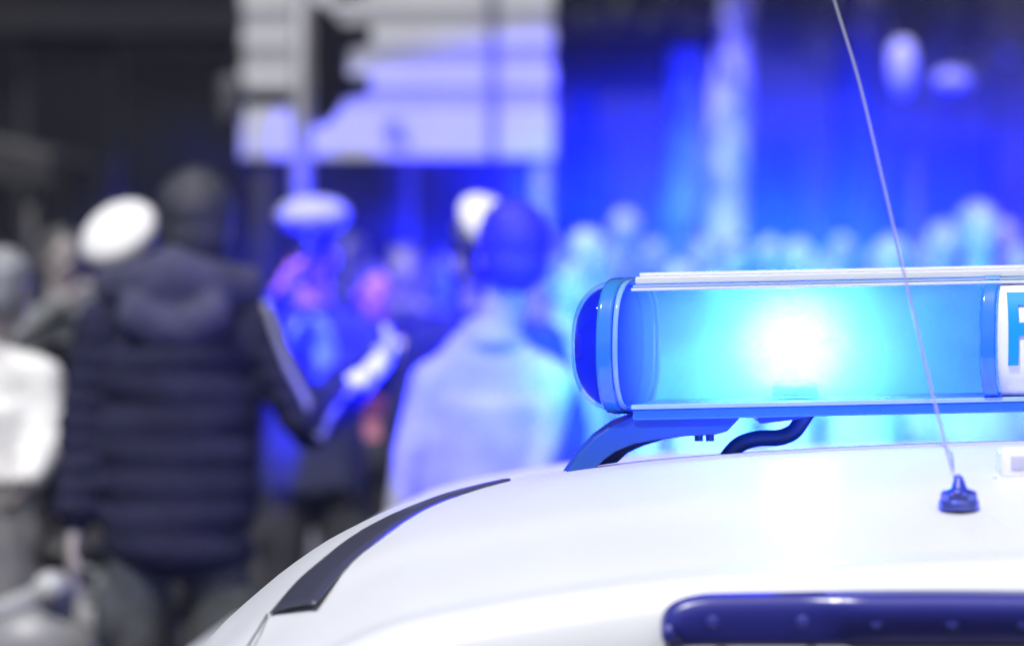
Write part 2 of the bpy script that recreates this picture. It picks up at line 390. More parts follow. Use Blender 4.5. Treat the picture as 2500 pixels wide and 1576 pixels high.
def building():
    Y = 24.0; t = empty('shop_building', (-5, Y, .13), 0, 'dark shop building with unlit windows behind the crowd at left', 'building')
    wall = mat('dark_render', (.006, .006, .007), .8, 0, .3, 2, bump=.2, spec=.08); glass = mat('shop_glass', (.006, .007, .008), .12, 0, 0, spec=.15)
    fr = mat('frame_dark', (.03, .03, .032), .5, 0, .1)
    bm = bmesh.new()
    xs = [-6.5, -4.6, -4.0, -1.9, -1.2, .9, 1.5, 3.7, 4.3, 6.0]   # piers between openings, local x
    for i in range(0, len(xs), 2): box(bm, (xs[i] - .0, 0, 0), (xs[i] + .6 if i else xs[i] + .6, 8, 3.0))
    box(bm, (-6.5, .0, 3.0), (6.6, 8, 9)); box(bm, (-6.5, .3, 0), (6.6, 8, .45))
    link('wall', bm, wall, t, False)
    for i in range(0, len(xs) - 2, 2):
        a, b = xs[i] + .6, xs[i + 2]
        f = bmesh.new()
        for lo, hi in (((a, .12, .45), (a + .07, .2, 3.0)), ((b - .07, .12, .45), (b, .2, 3.0)), ((a + .07, .12, 2.93), (b - .07, .2, 3.0)), ((a + .07, .12, .45), (b - .07, .2, .52)), (((a + b) / 2 - .03, .125, .52), ((a + b) / 2 + .03, .195, 2.93))): box(f, lo, hi)
        wo = link('window', f, fr, t, False)
        g = bmesh.new(); box(g, (a + .02, .15, .48), (b - .02, .17, 2.97)); link('pane', g, glass, wo, False)
    bm = bmesh.new(); box(bm, (-6.5, -.12, 3.05), (6.6, .0, 3.25), .02); link('cornice', bm, mat('cornice_grey', (.02, .02, .022), .8, 0, .2, spec=.08), t, False)
    # awning over the pavement at far left
    a = empty('awning', (X(20, 20), 20, 0), 0, 'grey fabric awning sticking into the dark at far left', 'awning')
    bm = bmesh.new(); zc = Z(395, 20); prism(bm, [(-1.2, zc + .42), (-1.2, zc + .38), (.42, zc - .02), (.42, zc + .03)], -1.2, 1.2); link('canopy', bm, mat('awning_cloth', (.085, .085, .085), .8, 0, .1), a, False)
    bm = bmesh.new(); prism(bm, [(-1.2, zc + .379), (-1.2, zc + .05), (.42, zc - .18), (.42, zc - .021)], -1.2, -1.18); link('valance', bm, mat('valance_dark', (.02, .02, .022), .8, 0, .1), a, False)
    for yy in (-1.1, 1.1):
        bm = bmesh.new(); tube(bm, [(.3, yy, .13), (.3, yy, zc - .01)], .03); link('post', bm, fr, a)
    # second building behind the trees
    t = empty('far_building', (4, 44, .13), 0, 'dark far building behind the pale tree trunks', 'building')
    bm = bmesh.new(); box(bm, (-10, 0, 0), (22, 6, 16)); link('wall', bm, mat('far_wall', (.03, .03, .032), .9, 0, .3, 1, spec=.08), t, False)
    for i in range(12):
        for j in range(2):
            bm = bmesh.new(); box(bm, (-9 + i * 2.5, -.06, 1 + j * 3.2), (-7.7 + i * 2.5, -.003, 3 + j * 3.2)); link('window', bm, glass, t, False)
building()

def sign_board():
    Y = 18.0; t = empty('direction_sign', (X(970, Y), Y, .13), 0, 'large white direction sign of stacked planks behind the traffic light', 'sign')
    ox = X(970, Y)
    wm = mat('sign_white', (.60, .61, .63), .5, 0, .05, 3); gm = mat('sign_grey', (.38, .385, .41), .6, 0, .05, 3); pm = mat('post_steel', (.34, .34, .38), .45, .3, .1)
    xl, xr = X(590, Y) - ox, X(1352, Y) - ox
    bands = [(385, 268), (217, 165), (118, 73), (28, -30), (-72, -130), (-170, -230)]
    for a, b in bands:
        bm = bmesh.new(); box(bm, (xl, -.03, Z(a, Y) - .13), (xr, .0, Z(b, Y) - .13), .008); link('plank', bm, wm, t, False)
    prev = [(268, 217), (165, 118), (73, 28), (-30, -72), (-130, -170)]
    for a, b in prev:
        bm = bmesh.new(); box(bm, (xl + .01, -.02, Z(a, Y) - .128), (xr - .01, -.004, Z(b, Y) - .132)); link('spacer', bm, gm, t, False)
    for px in (1322,):
        bm = bmesh.new(); tube(bm, [(X(px, Y) - ox, .05, 0), (X(px, Y) - ox, .05, 3.3)], .055, 20); link('post', bm, pm, t)
    bm = bmesh.new(); tube(bm, [(X(640, Y) - ox, .07, 0), (X(640, Y) - ox, .07, 3.3)], .05, 20); link('post', bm, mat('post_dark', (.06, .06, .07), .5, .3, .1), t)
    bm = bmesh.new(); box(bm, (X(1190, Y) - ox, -.05, Z(380, Y) - .13), (X(1213, Y) - ox, -.032, 3.6)); link('clamp_rail', bm, mat('rail_grey', (.2, .2, .24), .5, .3, .1), t, False)
sign_board()

def traffic_light():
    Y = 14.0; ox = X(737, Y); t = empty('traffic_light', (ox, Y, .13), 0, 'black traffic light on a grey pole in front of the white sign', 'traffic light')
    L = lambda px, py: (X(px, Y) - ox, Z(py, Y) - .13)
    bm = bmesh.new(); tube(bm, [(0, 0, 0), (0, 0, 3.1)], .043, 24); tube(bm, [(0, 0, 0), (0, 0, .3)], .07, 24); link('pole', bm, mat('pole_grey', (.24, .24, .26), .5, .2, .1), t)
    blk = mat('signal_black', (.007, .007, .009), .6, 0, .1, spec=.1)
    hd = bmesh.new()
    pts = [L(768, 10), L(790, 15), L(838, 62), L(850, 130), L(846, 205), L(830, 262), L(804, 295), L(768, 310)]
    prism(hd, pts, -.13, .13)
    bmesh.ops.bevel(hd, geom=hd.edges[:], offset=.012, segments=3, profile=.5, affect='EDGES')
    h = link('signal_head', hd, blk, t, False)
    for (px, py, s) in ((836, 95, 1), (834, 218, 1), (836, -28, 1)):
        x, z = L(px, py); bm = bmesh.new()
        rings = []
        for i in range(6):
            u = i / 5; cx = x - .03 + u * .15; r = .085 - .02 * u; zz = z - .05 * u * 0 + .0
            rings.append([(cx, r * 1.1 * math.cos(a), zz + r * .62 * math.sin(a) + .02 * u) for a in [2 * math.pi * q / 20 for q in range(20)]])
        loft(bm, rings); v = link('visor', bm, blk, h)
        bm = bmesh.new(); ellipsoid(bm, (x + .03, 0, z), (.02, .05, .05)); link('lens', bm, mat('lens_dark', (.03, .02, .02), .2, 0, 0), v)
    x0, z0 = L(600, 243); bm = bmesh.new(); box(bm, (x0, -.06, z0 - .028), (-.04, .06, z0 + .028), .01); link('side_arm', bm, blk, t)
    x0, z0 = L(560, 243); bm = bmesh.new(); box(bm, (x0 - .04, -.1, z0 - .1), (x0 + .06, .1, z0 + .1), .03); link('button_box', bm, mat('box_grey', (.07, .07, .075), .6, 0, .1), t)
traffic_light()

# trees
def tree(px, Y, H, r, label, bark, lean=0.0, crown=(3.2, 2.6), nleaf=2600, seed=1, low=2.9):
    rnd = random.Random(seed); x0 = X(px, Y); t = empty('plane_tree', (x0, Y, .13), 0, label, 'tree', 'trees behind the crowd')
    bm = bmesh.new(); pts = []
    for i in range(10):
        u = i / 9; pts.append(Vector((lean * u + .06 * math.sin(5 * u + seed), .05 * math.cos(4 * u), H * .62 * u)))
    tube(bm, pts, [r * (1.25 - .55 * i / 9) * (1 + .10 * math.sin(i * 2.3 + seed)) for i in range(10)], 18)
    for k in range(6):
        a = k * 1.05 + rnd.random(); b = pts[7 + k % 3]
        tube(bm, spline([b, b + Vector((math.cos(a) * .7, math.sin(a) * .7, .9)), b + Vector((math.cos(a) * 1.6, math.sin(a) * 1.6, 1.6 + rnd.random()))], 5), [r * .4 * (1 - .75 * j / 10) for j in range(11)], 10)
    link('trunk', bm, bark, t)
    bm = bmesh.new(); cz = H * .62
    cl = [Vector((rnd.gauss(0, 1), rnd.gauss(0, 1), rnd.gauss(0, .6))) for _ in range(26)]
    for i in range(nleaf):
        c = rnd.choice(cl); v = Vector((c.x * crown[0] * .45 + lean, c.y * crown[0] * .45, cz + 1.0 + c.z * crown[1] * .6)) + Vector((rnd.gauss(0, .45), rnd.gauss(0, .45), rnd.gauss(0, .35)))
        if v.z < low: v.z = low + rnd.random() * 1.2
        s = rnd.uniform(.06, .13); q = Matrix.Rotation(rnd.uniform(0, 6.28), 3, Vector((rnd.gauss(0, 1), rnd.gauss(0, 1), rnd.gauss(0, 1))).normalized())
        bm.faces.new([bm.verts.new(v + q @ Vector(p) * s) for p in ((-1, 0, 0), (-.2, -.55, .1), (1, 0, 0), (-.2, .55, .1))])
    link('crown', bm, mat('leaf_green', (.045, .06, .035), .6, 0, .5, 1.5, spec=.08), t, False)
pale = mat('pale_bark', (.46, .45, .46), .8, 0, .75, 2.2, bump=.4); dark_b = mat('dark_bark', (.09, .085, .085), .9, 0, .3, 4, bump=.6)
tree(1790, 23, 7, .15, 'tree with a bright pale trunk, right of the dimmer one', pale, .0, seed=3)
tree(1640, 25, 6.8, .16, 'tree with a dimmer mottled trunk beside the white sign', mat('mottled_bark', (.42, .42, .45), .8, 0, .9, 2.6, bump=.4), .1, seed=5)
tree(2080, 26, 8, .2, 'dark barked tree between the pale trunk and the globe lamp', dark_b, .2, (4.5, 3), 8000, seed=8, low=2.85)
tree(2700, 27, 7.5, .2, 'dark leafy tree at the right edge of the picture', dark_b, -.2, (4.5, 3), 8000, seed=11, low=2.75)
tree(1420, 31, 8, .18, 'dark tree half hidden by the white sign', dark_b, .1, (4, 3), 3000, seed=14, low=3.4)

# hedge
bm = bmesh.new(); rnd = random.Random(4)
for i in range(9000):
    v = Vector((rnd.uniform(-1, 12), rnd.uniform(33, 34.2), .13 + rnd.random() ** .7 * 1.5)); s = rnd.uniform(.05, .1)
    q = Matrix.Rotation(rnd.uniform(0, 6.28), 3, Vector((rnd.gauss(0, 1), rnd.gauss(0, 1), rnd.gauss(0, 1))).normalized())
    bm.faces.new([bm.verts.new(v + q @ Vector(p) * s) for p in ((-1, 0, 0), (-.2, -.55, .1), (1, 0, 0), (-.2, .55, .1))])
tag(link('hedge', bm, MATS['leaf_green'], None, False), 'long dark clipped hedge behind the trees', 'hedge')

# globe street lamp
def street_lamp():
    Y = 20; ox = X(2240, Y); t = empty('street_lamp', (ox, Y, .13), 0, 'street lamp with two unlit white globes right of the aerial', 'street lamp')
    m = mat('lamp_iron', (.03, .03, .035), .5, .4, .1); g = mat('globe_glass', (.62, .62, .66), .3, 0, .05)
    xa, za = X(2203, Y) - ox, Z(165, Y) - .13; xb, zb = X(2325, Y) - ox, Z(198, Y) - .13
    bm = bmesh.new(); tube(bm, [(0, .05, 0), (0, .05, za - .5)], [.06, .03], 16); link('post', bm, m, t)
    bm = bmesh.new(); tube(bm, spline([(0, .05, za - .55), (xa, 0, za - .4), (xa, 0, za - .13)]), .015); tube(bm, spline([(0, .05, zb - .45), (xb, 0, zb - .3), (xb, 0, zb - .08)]), .015); link('bracket', bm, m, t)
    bm = bmesh.new(); lathe(bm, [(.01, .17), (.05, .155), (.078, .09), (.078, -.02), (.05, -.13), (.02, -.17)], (xa, 0, za), 24); link('globe', bm, g, t)
    bm = bmesh.new(); ellipsoid(bm, (xb, 0, zb), (.12, .09, .075)); link('globe', bm, mat('globe_dim', (.33, .33, .37), .3, 0, .05), t)
street_lamp()
def leaf_glints():  # distant post and pale balls added in place of leaf glints
    Y = 29; ox = X(2425, Y); t = empty('street_lamp', (ox, Y, .13), 0, 'distant post with two pale balls added for leaf glints, top right corner', 'street lamp')
    m = mat('lamp_iron', (.03, .03, .035)); g = mat('glint_pale', (.30, .30, .33), .3, 0, .05); z = Z(135, Y) - .13
    bm = bmesh.new(); tube(bm, [(0, .05, 0), (0, .05, z - .3)], [.06, .035], 16); link('post', bm, m, t)
    for px in (2390, 2460):
        x = X(px, Y) - ox; bm = bmesh.new(); tube(bm, spline([(0, .05, z - .3), (x * .8, .02, z - .25), (x, 0, z - .05)]), .014); br = link('bracket', bm, m, t)
        bm = bmesh.new(); ellipsoid(bm, (x, 0, z), (.06, .06, .07)); link('globe', bm, g, br)
leaf_glints()

# ------------------------------------------------------------------ the police car
CX = .764            # centre line of the car
CP = [(-0.62, 0.78), (-0.5, 0.93), (-0.3689, 1.1324), (-0.2968, 1.2035), (-0.238, 1.2479), (-0.198, 1.2711), (-0.1244, 1.3042), (-0.0133, 1.3289), (0.1309, 1.3506), (0.2543, 1.362), (0.4079, 1.3709), (0.617, 1.3785), (0.764, 1.3795)]
def C(x):
    if x > CX: x = 2 * CX - x
    x = max(x, -.62)
    n = len(CP)
    for i in range(n - 1):
        if x <= CP[i + 1][0]: break
    def sl(j):
        if j == 0: return (CP[1][1] - CP[0][1]) / (CP[1][0] - CP[0][0])
        if j == n - 1: return 0
        return (CP[j + 1][1] - CP[j - 1][1]) / (CP[j + 1][0] - CP[j - 1][0])
    (x0, y0), (x1, y1) = CP[i], CP[i + 1]; h = x1 - x0; t = (x - x0) / h
    return (2 * t ** 3 - 3 * t * t + 1) * y0 + (t ** 3 - 2 * t * t + t) * h * sl(i) + (-2 * t ** 3 + 3 * t * t) * y1 + (t ** 3 - t * t) * h * sl(i + 1)
def D(Y):
    if Y < 3.92: return .25 * (3.92 - Y) ** 2
    if Y < 4.2: return .32 * (Y - 3.92) ** 2
    return .0251 + .179 * (Y - 4.2) * math.exp(-(Y - 4.2)) + (.25 * (Y - 5.4) ** 2 if Y > 5.4 else 0)
YE = 3.36            # rear lip of the roof
def roofz(x, Y): return C(x) - D(Y)
def hit(px, py):
    lo, hi = 3.2, 4.35
    best = None
    for i in range(400):
        Y = lo + (hi - lo) * i / 399; p = P(px, py, Y)
        g = p.z - roofz(p.x, Y)
        if g <= 0: return Vector((p.x, Y, roofz(p.x, Y)))
        if best is None or g < best[0]: best = (g, Vector((p.x, Y, roofz(p.x, Y))))
    return best[1]

paint = mat('white_paint', (.695, .715, .765), .4, 0, .03, 5, coat=.22, spec=.35)
paint.node_tree.nodes['Principled BSDF'].inputs['Coat Roughness'].default_value = .16
car = empty('police_car', (CX, 4.5, 0), 0, 'white police car seen from behind with blue light bar on its roof', 'car')
def cl(name, bm, m, parent=car, smooth=True):
    o = link(name, bm, m, None, smooth)
    o.parent = parent
    M = Matrix.Translation(-Vector((CX, 4.5, 0)))
    if parent is car: o.data.transform(M)
    elif parent is not None: o.data.transform(M)
    return o

def roof_mesh():
    bm = bmesh.new()
    xs = sorted(set([round(-.62 + .02 * i, 4) for i in range(int(.64 / .02) + 1)] + [round(.04 + .04 * i, 4) for i in range(19)]))
    xs = [x for x in xs if x <= CX] ; xs = xs + [2 * CX - x for x in reversed(xs) if x < CX - 1e-4]
    rows = []
    # rear face (below the lip), rounded lip, roof, windscreen end
    st = [(YE - .03, -.50, 0), (YE - .045, -.30, 0), (YE - .05, -.20, 0), (YE - .05, -.12, 0), (YE - .048, -.06, 0), (YE - .044, -.036, 0), (YE - .036, -.020, 0), (YE - .022, -.008, 0), (YE - .006, -.0015, 0)]
    for Y, dz, _ in st: rows.append([(x, Y + .10 * max(0, (.1 - x)) ** 1.5 + .10 * max(0, x - (2 * CX - .1)) ** 1.5, roofz(x, YE) + dz) for x in xs])
    Y = YE + .015
    while Y < 6.6:
        def crease(x, Y):
            # soft pressed crease across the tail of the roof
            yc = 3.56 + .03 * min(1, abs(x - CX)); return -.006 / (1 + math.exp((Y - yc) / .012))
        rows.append([(x, Y + (.10 * max(0, (.1 - x)) ** 1.5 + .10 * max(0, x - (2 * CX - .1)) ** 1.5) * max(0, 1 - (Y - YE) / .6), roofz(x, Y) + crease(x, Y)) for x in xs]); Y += .025 if Y < 4.6 else .1
    loft(bm, rows, closed=False, caps=False)
    return bm
o = cl('roof', roof_mesh(), paint); o.data.polygons.foreach_set('use_smooth', [True] * len(o.data.polygons))
md = o.modifiers.new('thick', 'SOLIDIFY'); md.thickness = .012; md.offset = -1 if True else 1

# lower body, seen only from beside the photograph's place
bm = bmesh.new()
rings = []
for (Y, zt) in ((3.28, .84), (3.5, .86), (4.5, .88), (6.2, .86), (7.4, .80), (7.6, .70)):
    rings.append([Vector((CX + sx * s, Y, z)) for sx, z, s in ((-1, .3, 1.34), (-1, .6, 1.40), (-1, zt, 1.375), (1, zt, 1.375), (1, .6, 1.40), (1, .3, 1.34))])
loft(bm, rings); cl('body', bm, paint, car, True)
bm = bmesh.new()
for s in (-1, 1): pass
for sx in (-1, 1):
    for yy in (4.0, 6.7):
        b2 = bmesh.new(); cone(b2, (CX + sx * 1.20, yy, .33), (CX + sx * 1.41, yy, .33), .33, .33, 32)
        wh = cl('wheel', b2, mat('tyre', (.02, .02, .02), .8, 0, .1))
        b3 = bmesh.new(); cone(b3, (CX + sx * 1.405, yy, .33), (CX + sx * 1.425, yy, .33), .2, .19, 24); cl('rim', b3, mat('alloy', (.5, .5, .52), .3, .9, .05), wh)
bm.free()

# dark quarter glass: strip between two curves on the shell
outer = [(659, 1499), (724, 1424), (774, 1379), (849, 1319), (923, 1275), (998, 1241), (1073, 1213), (1148, 1192), (1222, 1175)]
inner = [(769, 1477), (824, 1409), (873, 1359), (933, 1313), (1003, 1264), (1073, 1228), (1163, 1196), (1205, 1184), (1247, 1173)]
bm = bmesh.new()
def curve3(pts):
    return [hit(p.x, p.y) for p in spline([(a, b, 0) for a, b in pts], 4)]
co, ci = curve3(outer), curve3(inner)
rings = []
for a, b in zip(co, ci):
    ring = []
    for j in range(7):
        p = a.lerp(b, j / 6); p = Vector((p.x, p.y, roofz(p.x, p.y)))
        n = Vector((-(roofz(p.x + .005, p.y) - roofz(p.x - .005, p.y)) / .01, -(roofz(p.x, p.y + .005) - roofz(p.x, p.y - .005)) / .01, 1)).normalized()
        ring.append(p + n * (.0022 if 0 < j < 6 else .0008))
    rings.append(ring)
loft(bm, rings, closed=False, caps=False)
q = cl('quarter_window', bm, mat('quarter_glass', (.05, .05, .085), .35, 0, 0, coat=.12)); md = q.modifiers.new('t', 'SOLIDIFY'); md.thickness = .002; md.offset = 0

# panel seam from the glass corner down to the left
bm = bmesh.new(); sp = [hit(p.x, p.y) + Vector((0, 0, .001)) for p in spline([(652, 1502, 0), (630, 1540, 0), (600, 1590, 0), (560, 1680, 0)], 4)]
tube(bm, sp, .0013, 6); cl('panel_seam', bm, mat('seam_dark', (.12, .12, .13), .8, 0, 0))

# high brake light in the tail face, beacon's blue put into its colour
def rear_light():
    m = mat('beacon_tint_lens', (.028, .032, .27), .3, 0, 0, coat=.2)
    yf = YE - .054
    def L(px, py, d=0): p = P(px, py, yf - d); return p
    top = [(1626, 1560), (1622, 1525), (1630, 1493), (1655, 1472), (1700, 1459), (1760, 1454), (2000, 1450), (2250, 1448), (2500, 1450), (2900, 1458), (3080, 1480), (3110, 1520), (3100, 1575)]
    bot = [(1626, 1567), (1660, 1568), (1700, 1568), (1750, 1568), (1800, 1568), (1900, 1568), (2050, 1568), (2250, 1568), (2500, 1569), (2800, 1572), (3000, 1575), (3060, 1578), (3095, 1580)]
    tp = spline([(a, b, 0) for a, b in top], 4); bt = spline([(a, b, 0) for a, b in bot], 4)
    bm = bmesh.new(); rings = []
    for a, b in zip(tp, bt):
        ring = []
        for j in range(9):
            u = j / 8; d = .022 * math.sin(math.pi * min(1, u * 1.0) ** .55) ** .8
            if abs(a.x - b.x) > 40: d *= .4
            q = L(a.x + (b.x - a.x) * u, a.y + (b.y - a.y) * u, d); ring.append(q)
        rings.append(ring)
    loft(bm, rings, closed=False, caps=False)
    o = cl('brake_light', bm, m); md = o.modifiers.new('t', 'SOLIDIFY'); md.thickness = .004; md.offset = 1
    led = mat('led_glass', (.04, .045, .30), .2, 0, 0)
    for px in (1740, 1960, 2140, 2325, 2500):
        bm = bmesh.new(); c = L(px, 1518, .0215)
        lathe(bm, [(.0005, .0008), (.005, .0005), (.0075, 0), (.0005, -.001)], c, 12, Matrix.Rotation(R(90), 3, 'X')); cl('led', bm, led, o)
    # letters cut off by the frame's lower edge sit on a grey panel below
    bm = bmesh.new(); a, b = L(1640, 1574, .004), L(3080, 1640, .004); box(bm, (a.x, a.y, b.z), (b.x, a.y + .006, a.z), .002)
    cl('lower_trim', bm, mat('trim_grey', (.26, .26, .36), .5, 0, .05), car, False)
rear_light()

# ---- aerial
def aerial():
    b = hit(2341, 1230); Y = b.y
    t = empty('aerial', b, 0, 'thin whip aerial on a hexagonal chrome base on the roof', 'aerial')
    ch = mat('chrome_beacon_tint', (.16, .20, .75), .2, .8, 0); rb = mat('rubber_beacon_tint', (.015, .035, .45), .35, 0, 0)  # beacon's blue light put into the base and cone colours
    k = .92 * Y / 8120
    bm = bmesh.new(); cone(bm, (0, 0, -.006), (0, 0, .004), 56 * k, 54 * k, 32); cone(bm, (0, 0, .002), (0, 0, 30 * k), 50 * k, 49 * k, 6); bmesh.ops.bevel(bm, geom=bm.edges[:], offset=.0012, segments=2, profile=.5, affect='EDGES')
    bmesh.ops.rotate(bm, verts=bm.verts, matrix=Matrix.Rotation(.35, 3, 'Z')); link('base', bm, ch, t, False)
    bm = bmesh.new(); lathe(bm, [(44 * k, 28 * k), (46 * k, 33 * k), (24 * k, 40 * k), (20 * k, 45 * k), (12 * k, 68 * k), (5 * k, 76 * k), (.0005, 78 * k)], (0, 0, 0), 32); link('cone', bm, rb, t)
    pts = [(2333, 1160), (2320, 1120), (2232, 747), (2159, 415), (2107, 187), (2053, 0), (1985, -240), (1930, -420)]
    pts = [P(a, c, Y) - b for a, c in pts]
    for i, p in enumerate(pts): p.y = .0 + .012 * i
    sp = spline(pts, 6); n = len(sp)
    bm = bmesh.new(); tube(bm, sp, [.0016 - .0005 * i / n for i in range(n)], 10); link('whip', bm, mat('whip_steel', (.5, .52, .62), .35, .3, 0), t)
aerial()

# ---- white block added for the sign's reflection in the roof, right edge
def reflection_block():
    b = hit(2478, 1166); Y = b.y; k = Y / 8120
    t = empty('sign_reflection', b, 0, 'white rounded block standing in for the sign reflection on the roof', 'reflection block')
    w_, h_, d_ = 140 * k, 72 * k, .05
    bm = bmesh.new(); box(bm, (-34 * k, 0, -.004), (-34 * k + w_, d_, h_), .008); link('reflection_body', bm, mat('reflection_white', (.80, .80, .84), .35, 0, .02), t)
    bm = bmesh.new(); box(bm, (-10 * k, -.002, 20 * k), (-34 * k + w_ - 24 * k, .004, h_ - 18 * k), .0012); link('reflection_inset', bm, mat('reflection_lilac', (.50, .51, .60), .4, 0, .02), t)
    bm = bmesh.new(); ellipsoid(bm, (-48 * k, .0, 4 * k), (5 * k,) * 3); link('reflection_dot', bm, mat('reflection_white', (.8, .8, .84)), t)
reflection_block()

# ---- light bar
BY, BZ = 4.02, 1.6 - (834 - 620) / 8120 * 4.02
LAMP = Vector((X(1940, BY), BY, Z(842, BY)))
def barpt(x, a, sc_=1.0, cap=0.0):
    """point of the rounded section; shear makes the nose of the bar lean left, roll follows the road camber"""
    ca, sa = math.cos(a), math.sin(a)
    e = .62
    y = .098 * math.copysign(abs(ca) ** e, ca) * sc_; z = .0795 * math.copysign(abs(sa) ** .8, sa) * sc_
    return Vector((x + y * .30, BY + y, BZ + z + .021 * (x - LAMP.x)))
XL, XS0, XS1, XR = X(1508, BY) + .0145, X(2452, BY), X(2452, BY) + .36, X(2452, BY) + .36 + (X(2452, BY) - X(1508, BY))
def bar_section(x0, x1, m, name, parent, sc0=1.0, capl=False, n=40, a0=0, a1=2 * math.pi, thick=.003, steps=10):
    bm = bmesh.new(); rings = []
    closed = abs(a1 - a0 - 2 * math.pi) < 1e-6
    ang = [a0 + (a1 - a0) * k / (n if closed else n - 1) for k in range(n)]
    for i in range(steps + 1): rings.append([barpt(x0 + (x1 - x0) * i / steps, a, sc0) for a in ang])
    loft(bm, rings, closed=closed, caps=False)
    o = link(name, bm, m, parent)
    if thick: md = o.modifiers.new('t', 'SOLIDIFY'); md.thickness = thick; md.offset = -1
    return o
def dome_mat(name, tint, gl=.10, fres=1.15):
    m = bpy.data.materials.new(name); m.use_nodes = True; n = m.node_tree.nodes; l = m.node_tree.links; n.clear()
    out = n.new('ShaderNodeOutputMaterial'); tr = n.new('ShaderNodeBsdfTransparent'); tr.inputs[0].default_value = (*tint, 1)
    g = n.new('ShaderNodeBsdfGlossy'); g.inputs['Roughness'].default_value = gl; fr = n.new('ShaderNodeFresnel'); fr.inputs[0].default_value = fres
    mx = n.new('ShaderNodeMixShader'); mn = n.new('ShaderNodeMath'); mn.operation = 'MINIMUM'; mn.inputs[1].default_value = .28; l.new(fr.outputs[0], mn.inputs[0]); l.new(mn.outputs[0], mx.inputs[0]); l.new(tr.outputs[0], mx.inputs[1]); l.new(g.outputs[0], mx.inputs[2]); l.new(mx.outputs[0], out.inputs[0])
    return m
def frosted(name, col, tr_mix=.75):
    m = bpy.data.materials.new(name); m.use_nodes = True; n = m.node_tree.nodes; l = m.node_tree.links; n.clear()
    out = n.new('ShaderNodeOutputMaterial'); t = n.new('ShaderNodeBsdfTranslucent'); t.inputs[0].default_value = (*col, 1)
    tr = n.new('ShaderNodeBsdfTransparent'); tr.inputs[0].default_value = (.75, .9, 1, 1)
    mx = n.new('ShaderNodeMixShader'); mx.inputs[0].default_value = tr_mix
    l.new(tr.outputs[0], mx.inputs[1]); l.new(t.outputs[0], mx.inputs[2]); l.new(mx.outputs[0], out.inputs[0]); return m

bar = empty('light_bar', (0, 0, 0), 0, 'long light bar with glowing blue dome above the car roof', 'light bar')
clear_blue = dome_mat('clear_blue_dome', (.50, .84, 1.0), .04)
cap_blue = dome_mat('cap_blue_dome', (.80, .92, 1), .05, 1.12)
rim = mat('strap_plastic', (.03, .20, .62), .15, 0, 0, coat=.6)
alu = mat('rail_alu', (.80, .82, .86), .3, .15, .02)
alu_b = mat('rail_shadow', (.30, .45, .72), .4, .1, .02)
for (a, b) in ((XL, XS0), (XS1, XR)):
    d = bar_section(a, b, clear_blue, 'dome', bar, thick=0)
# end caps
def endcap(x, sgn, name='end_cap', f=1.0, m=None):
    bm = bmesh.new(); rings = []
    for i in range(14):
        u = i / 13 * .985; s = (1 - u ** 2.4) ** .5
        rings.append([barpt(x, a, max(s, .03) * f) + Vector((sgn * .058 * u * f, 0, 0)) for a in [2 * math.pi * k / 40 for k in range(40)]])
    loft(bm, rings, caps=m is not None)
    o = link(name, bm, m or cap_blue, bar); return o
endcap(XL - .006, -1); endcap(XR + .006, 1)
for x in (XL - .004, XS0 - .004, XS1 + .004, XR + .004):
    s_ = bar_section(x - .009, x + .009, rim, 'strap', bar, 1.035, thick=.009, steps=4)
    if x != XS0 - .004: bar_section(x + .010, x + .016, mat('strap_lip', (.20, .42, .80), .08, 0, 0, coat=1.0), 'strap_lip', bar, 1.018, thick=.004, steps=2)
# top and bottom rails
def rail(x0, x1, up, y0, y1, zo0, zo1, m, name, bev=.001):
    bm = bmesh.new(); box(bm, (x0, y0, zo0), (x1, y1, zo1), bev)
    for v in bm.verts: v.co = Vector((v.co.x + (v.co.y) * .30, BY + v.co.y, BZ + v.co.z + .021 * (v.co.x - LAMP.x)))
    return link(name, bm, m, bar, False)
for a, b in ((XL + .022, XR - .02),):
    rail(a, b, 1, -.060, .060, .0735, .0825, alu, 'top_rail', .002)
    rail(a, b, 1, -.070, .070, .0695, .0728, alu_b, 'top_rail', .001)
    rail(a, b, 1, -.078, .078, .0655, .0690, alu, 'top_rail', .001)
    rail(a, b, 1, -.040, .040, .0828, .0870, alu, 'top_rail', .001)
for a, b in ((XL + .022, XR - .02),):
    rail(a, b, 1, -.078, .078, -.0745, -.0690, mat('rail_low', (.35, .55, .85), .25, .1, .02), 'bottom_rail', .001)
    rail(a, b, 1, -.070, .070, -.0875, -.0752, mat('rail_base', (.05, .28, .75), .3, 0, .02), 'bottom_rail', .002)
# white sign panel with lettering
sg = bar_section(XS0 + .007, XS1 - .014, mat('sign_panel', (.88, .89, .92), .35, 0, 0, coat=.4), 'sign_panel', bar, 1.0, thick=.004)
fc = bpy.data.curves.new('lettering', 'FONT'); fc.body = 'POLICE'; fc.size = .118; fc.space_character = 1.02; fc.extrude = .0012; fc.offset = .0022
fo = bpy.data.objects.new('tmp', fc); COL.objects.link(fo)
me = bpy.data.meshes.new_from_object(fo.evaluated_get(bpy.context.evaluated_depsgraph_get())); bpy.data.objects.remove(fo)
b_ = bmesh.new(); b_.from_mesh(me)
for q in range(1, 24): bmesh.ops.bisect_plane(b_, geom=b_.verts[:] + b_.edges[:] + b_.faces[:], plane_co=(0, .118 * .73 * q / 24, 0), plane_no=(0, 1, 0))
b_.to_mesh(me); b_.free()
mnx = min(v.co.x for v in me.vertices); mxx = max(v.co.x for v in me.vertices); mnz = min(v.co.y for v in me.vertices); mxz = max(v.co.y for v in me.vertices)
zt, zb = Z(722, BY - .1), Z(905, BY - .1); xs0 = X(2462, BY - .1)
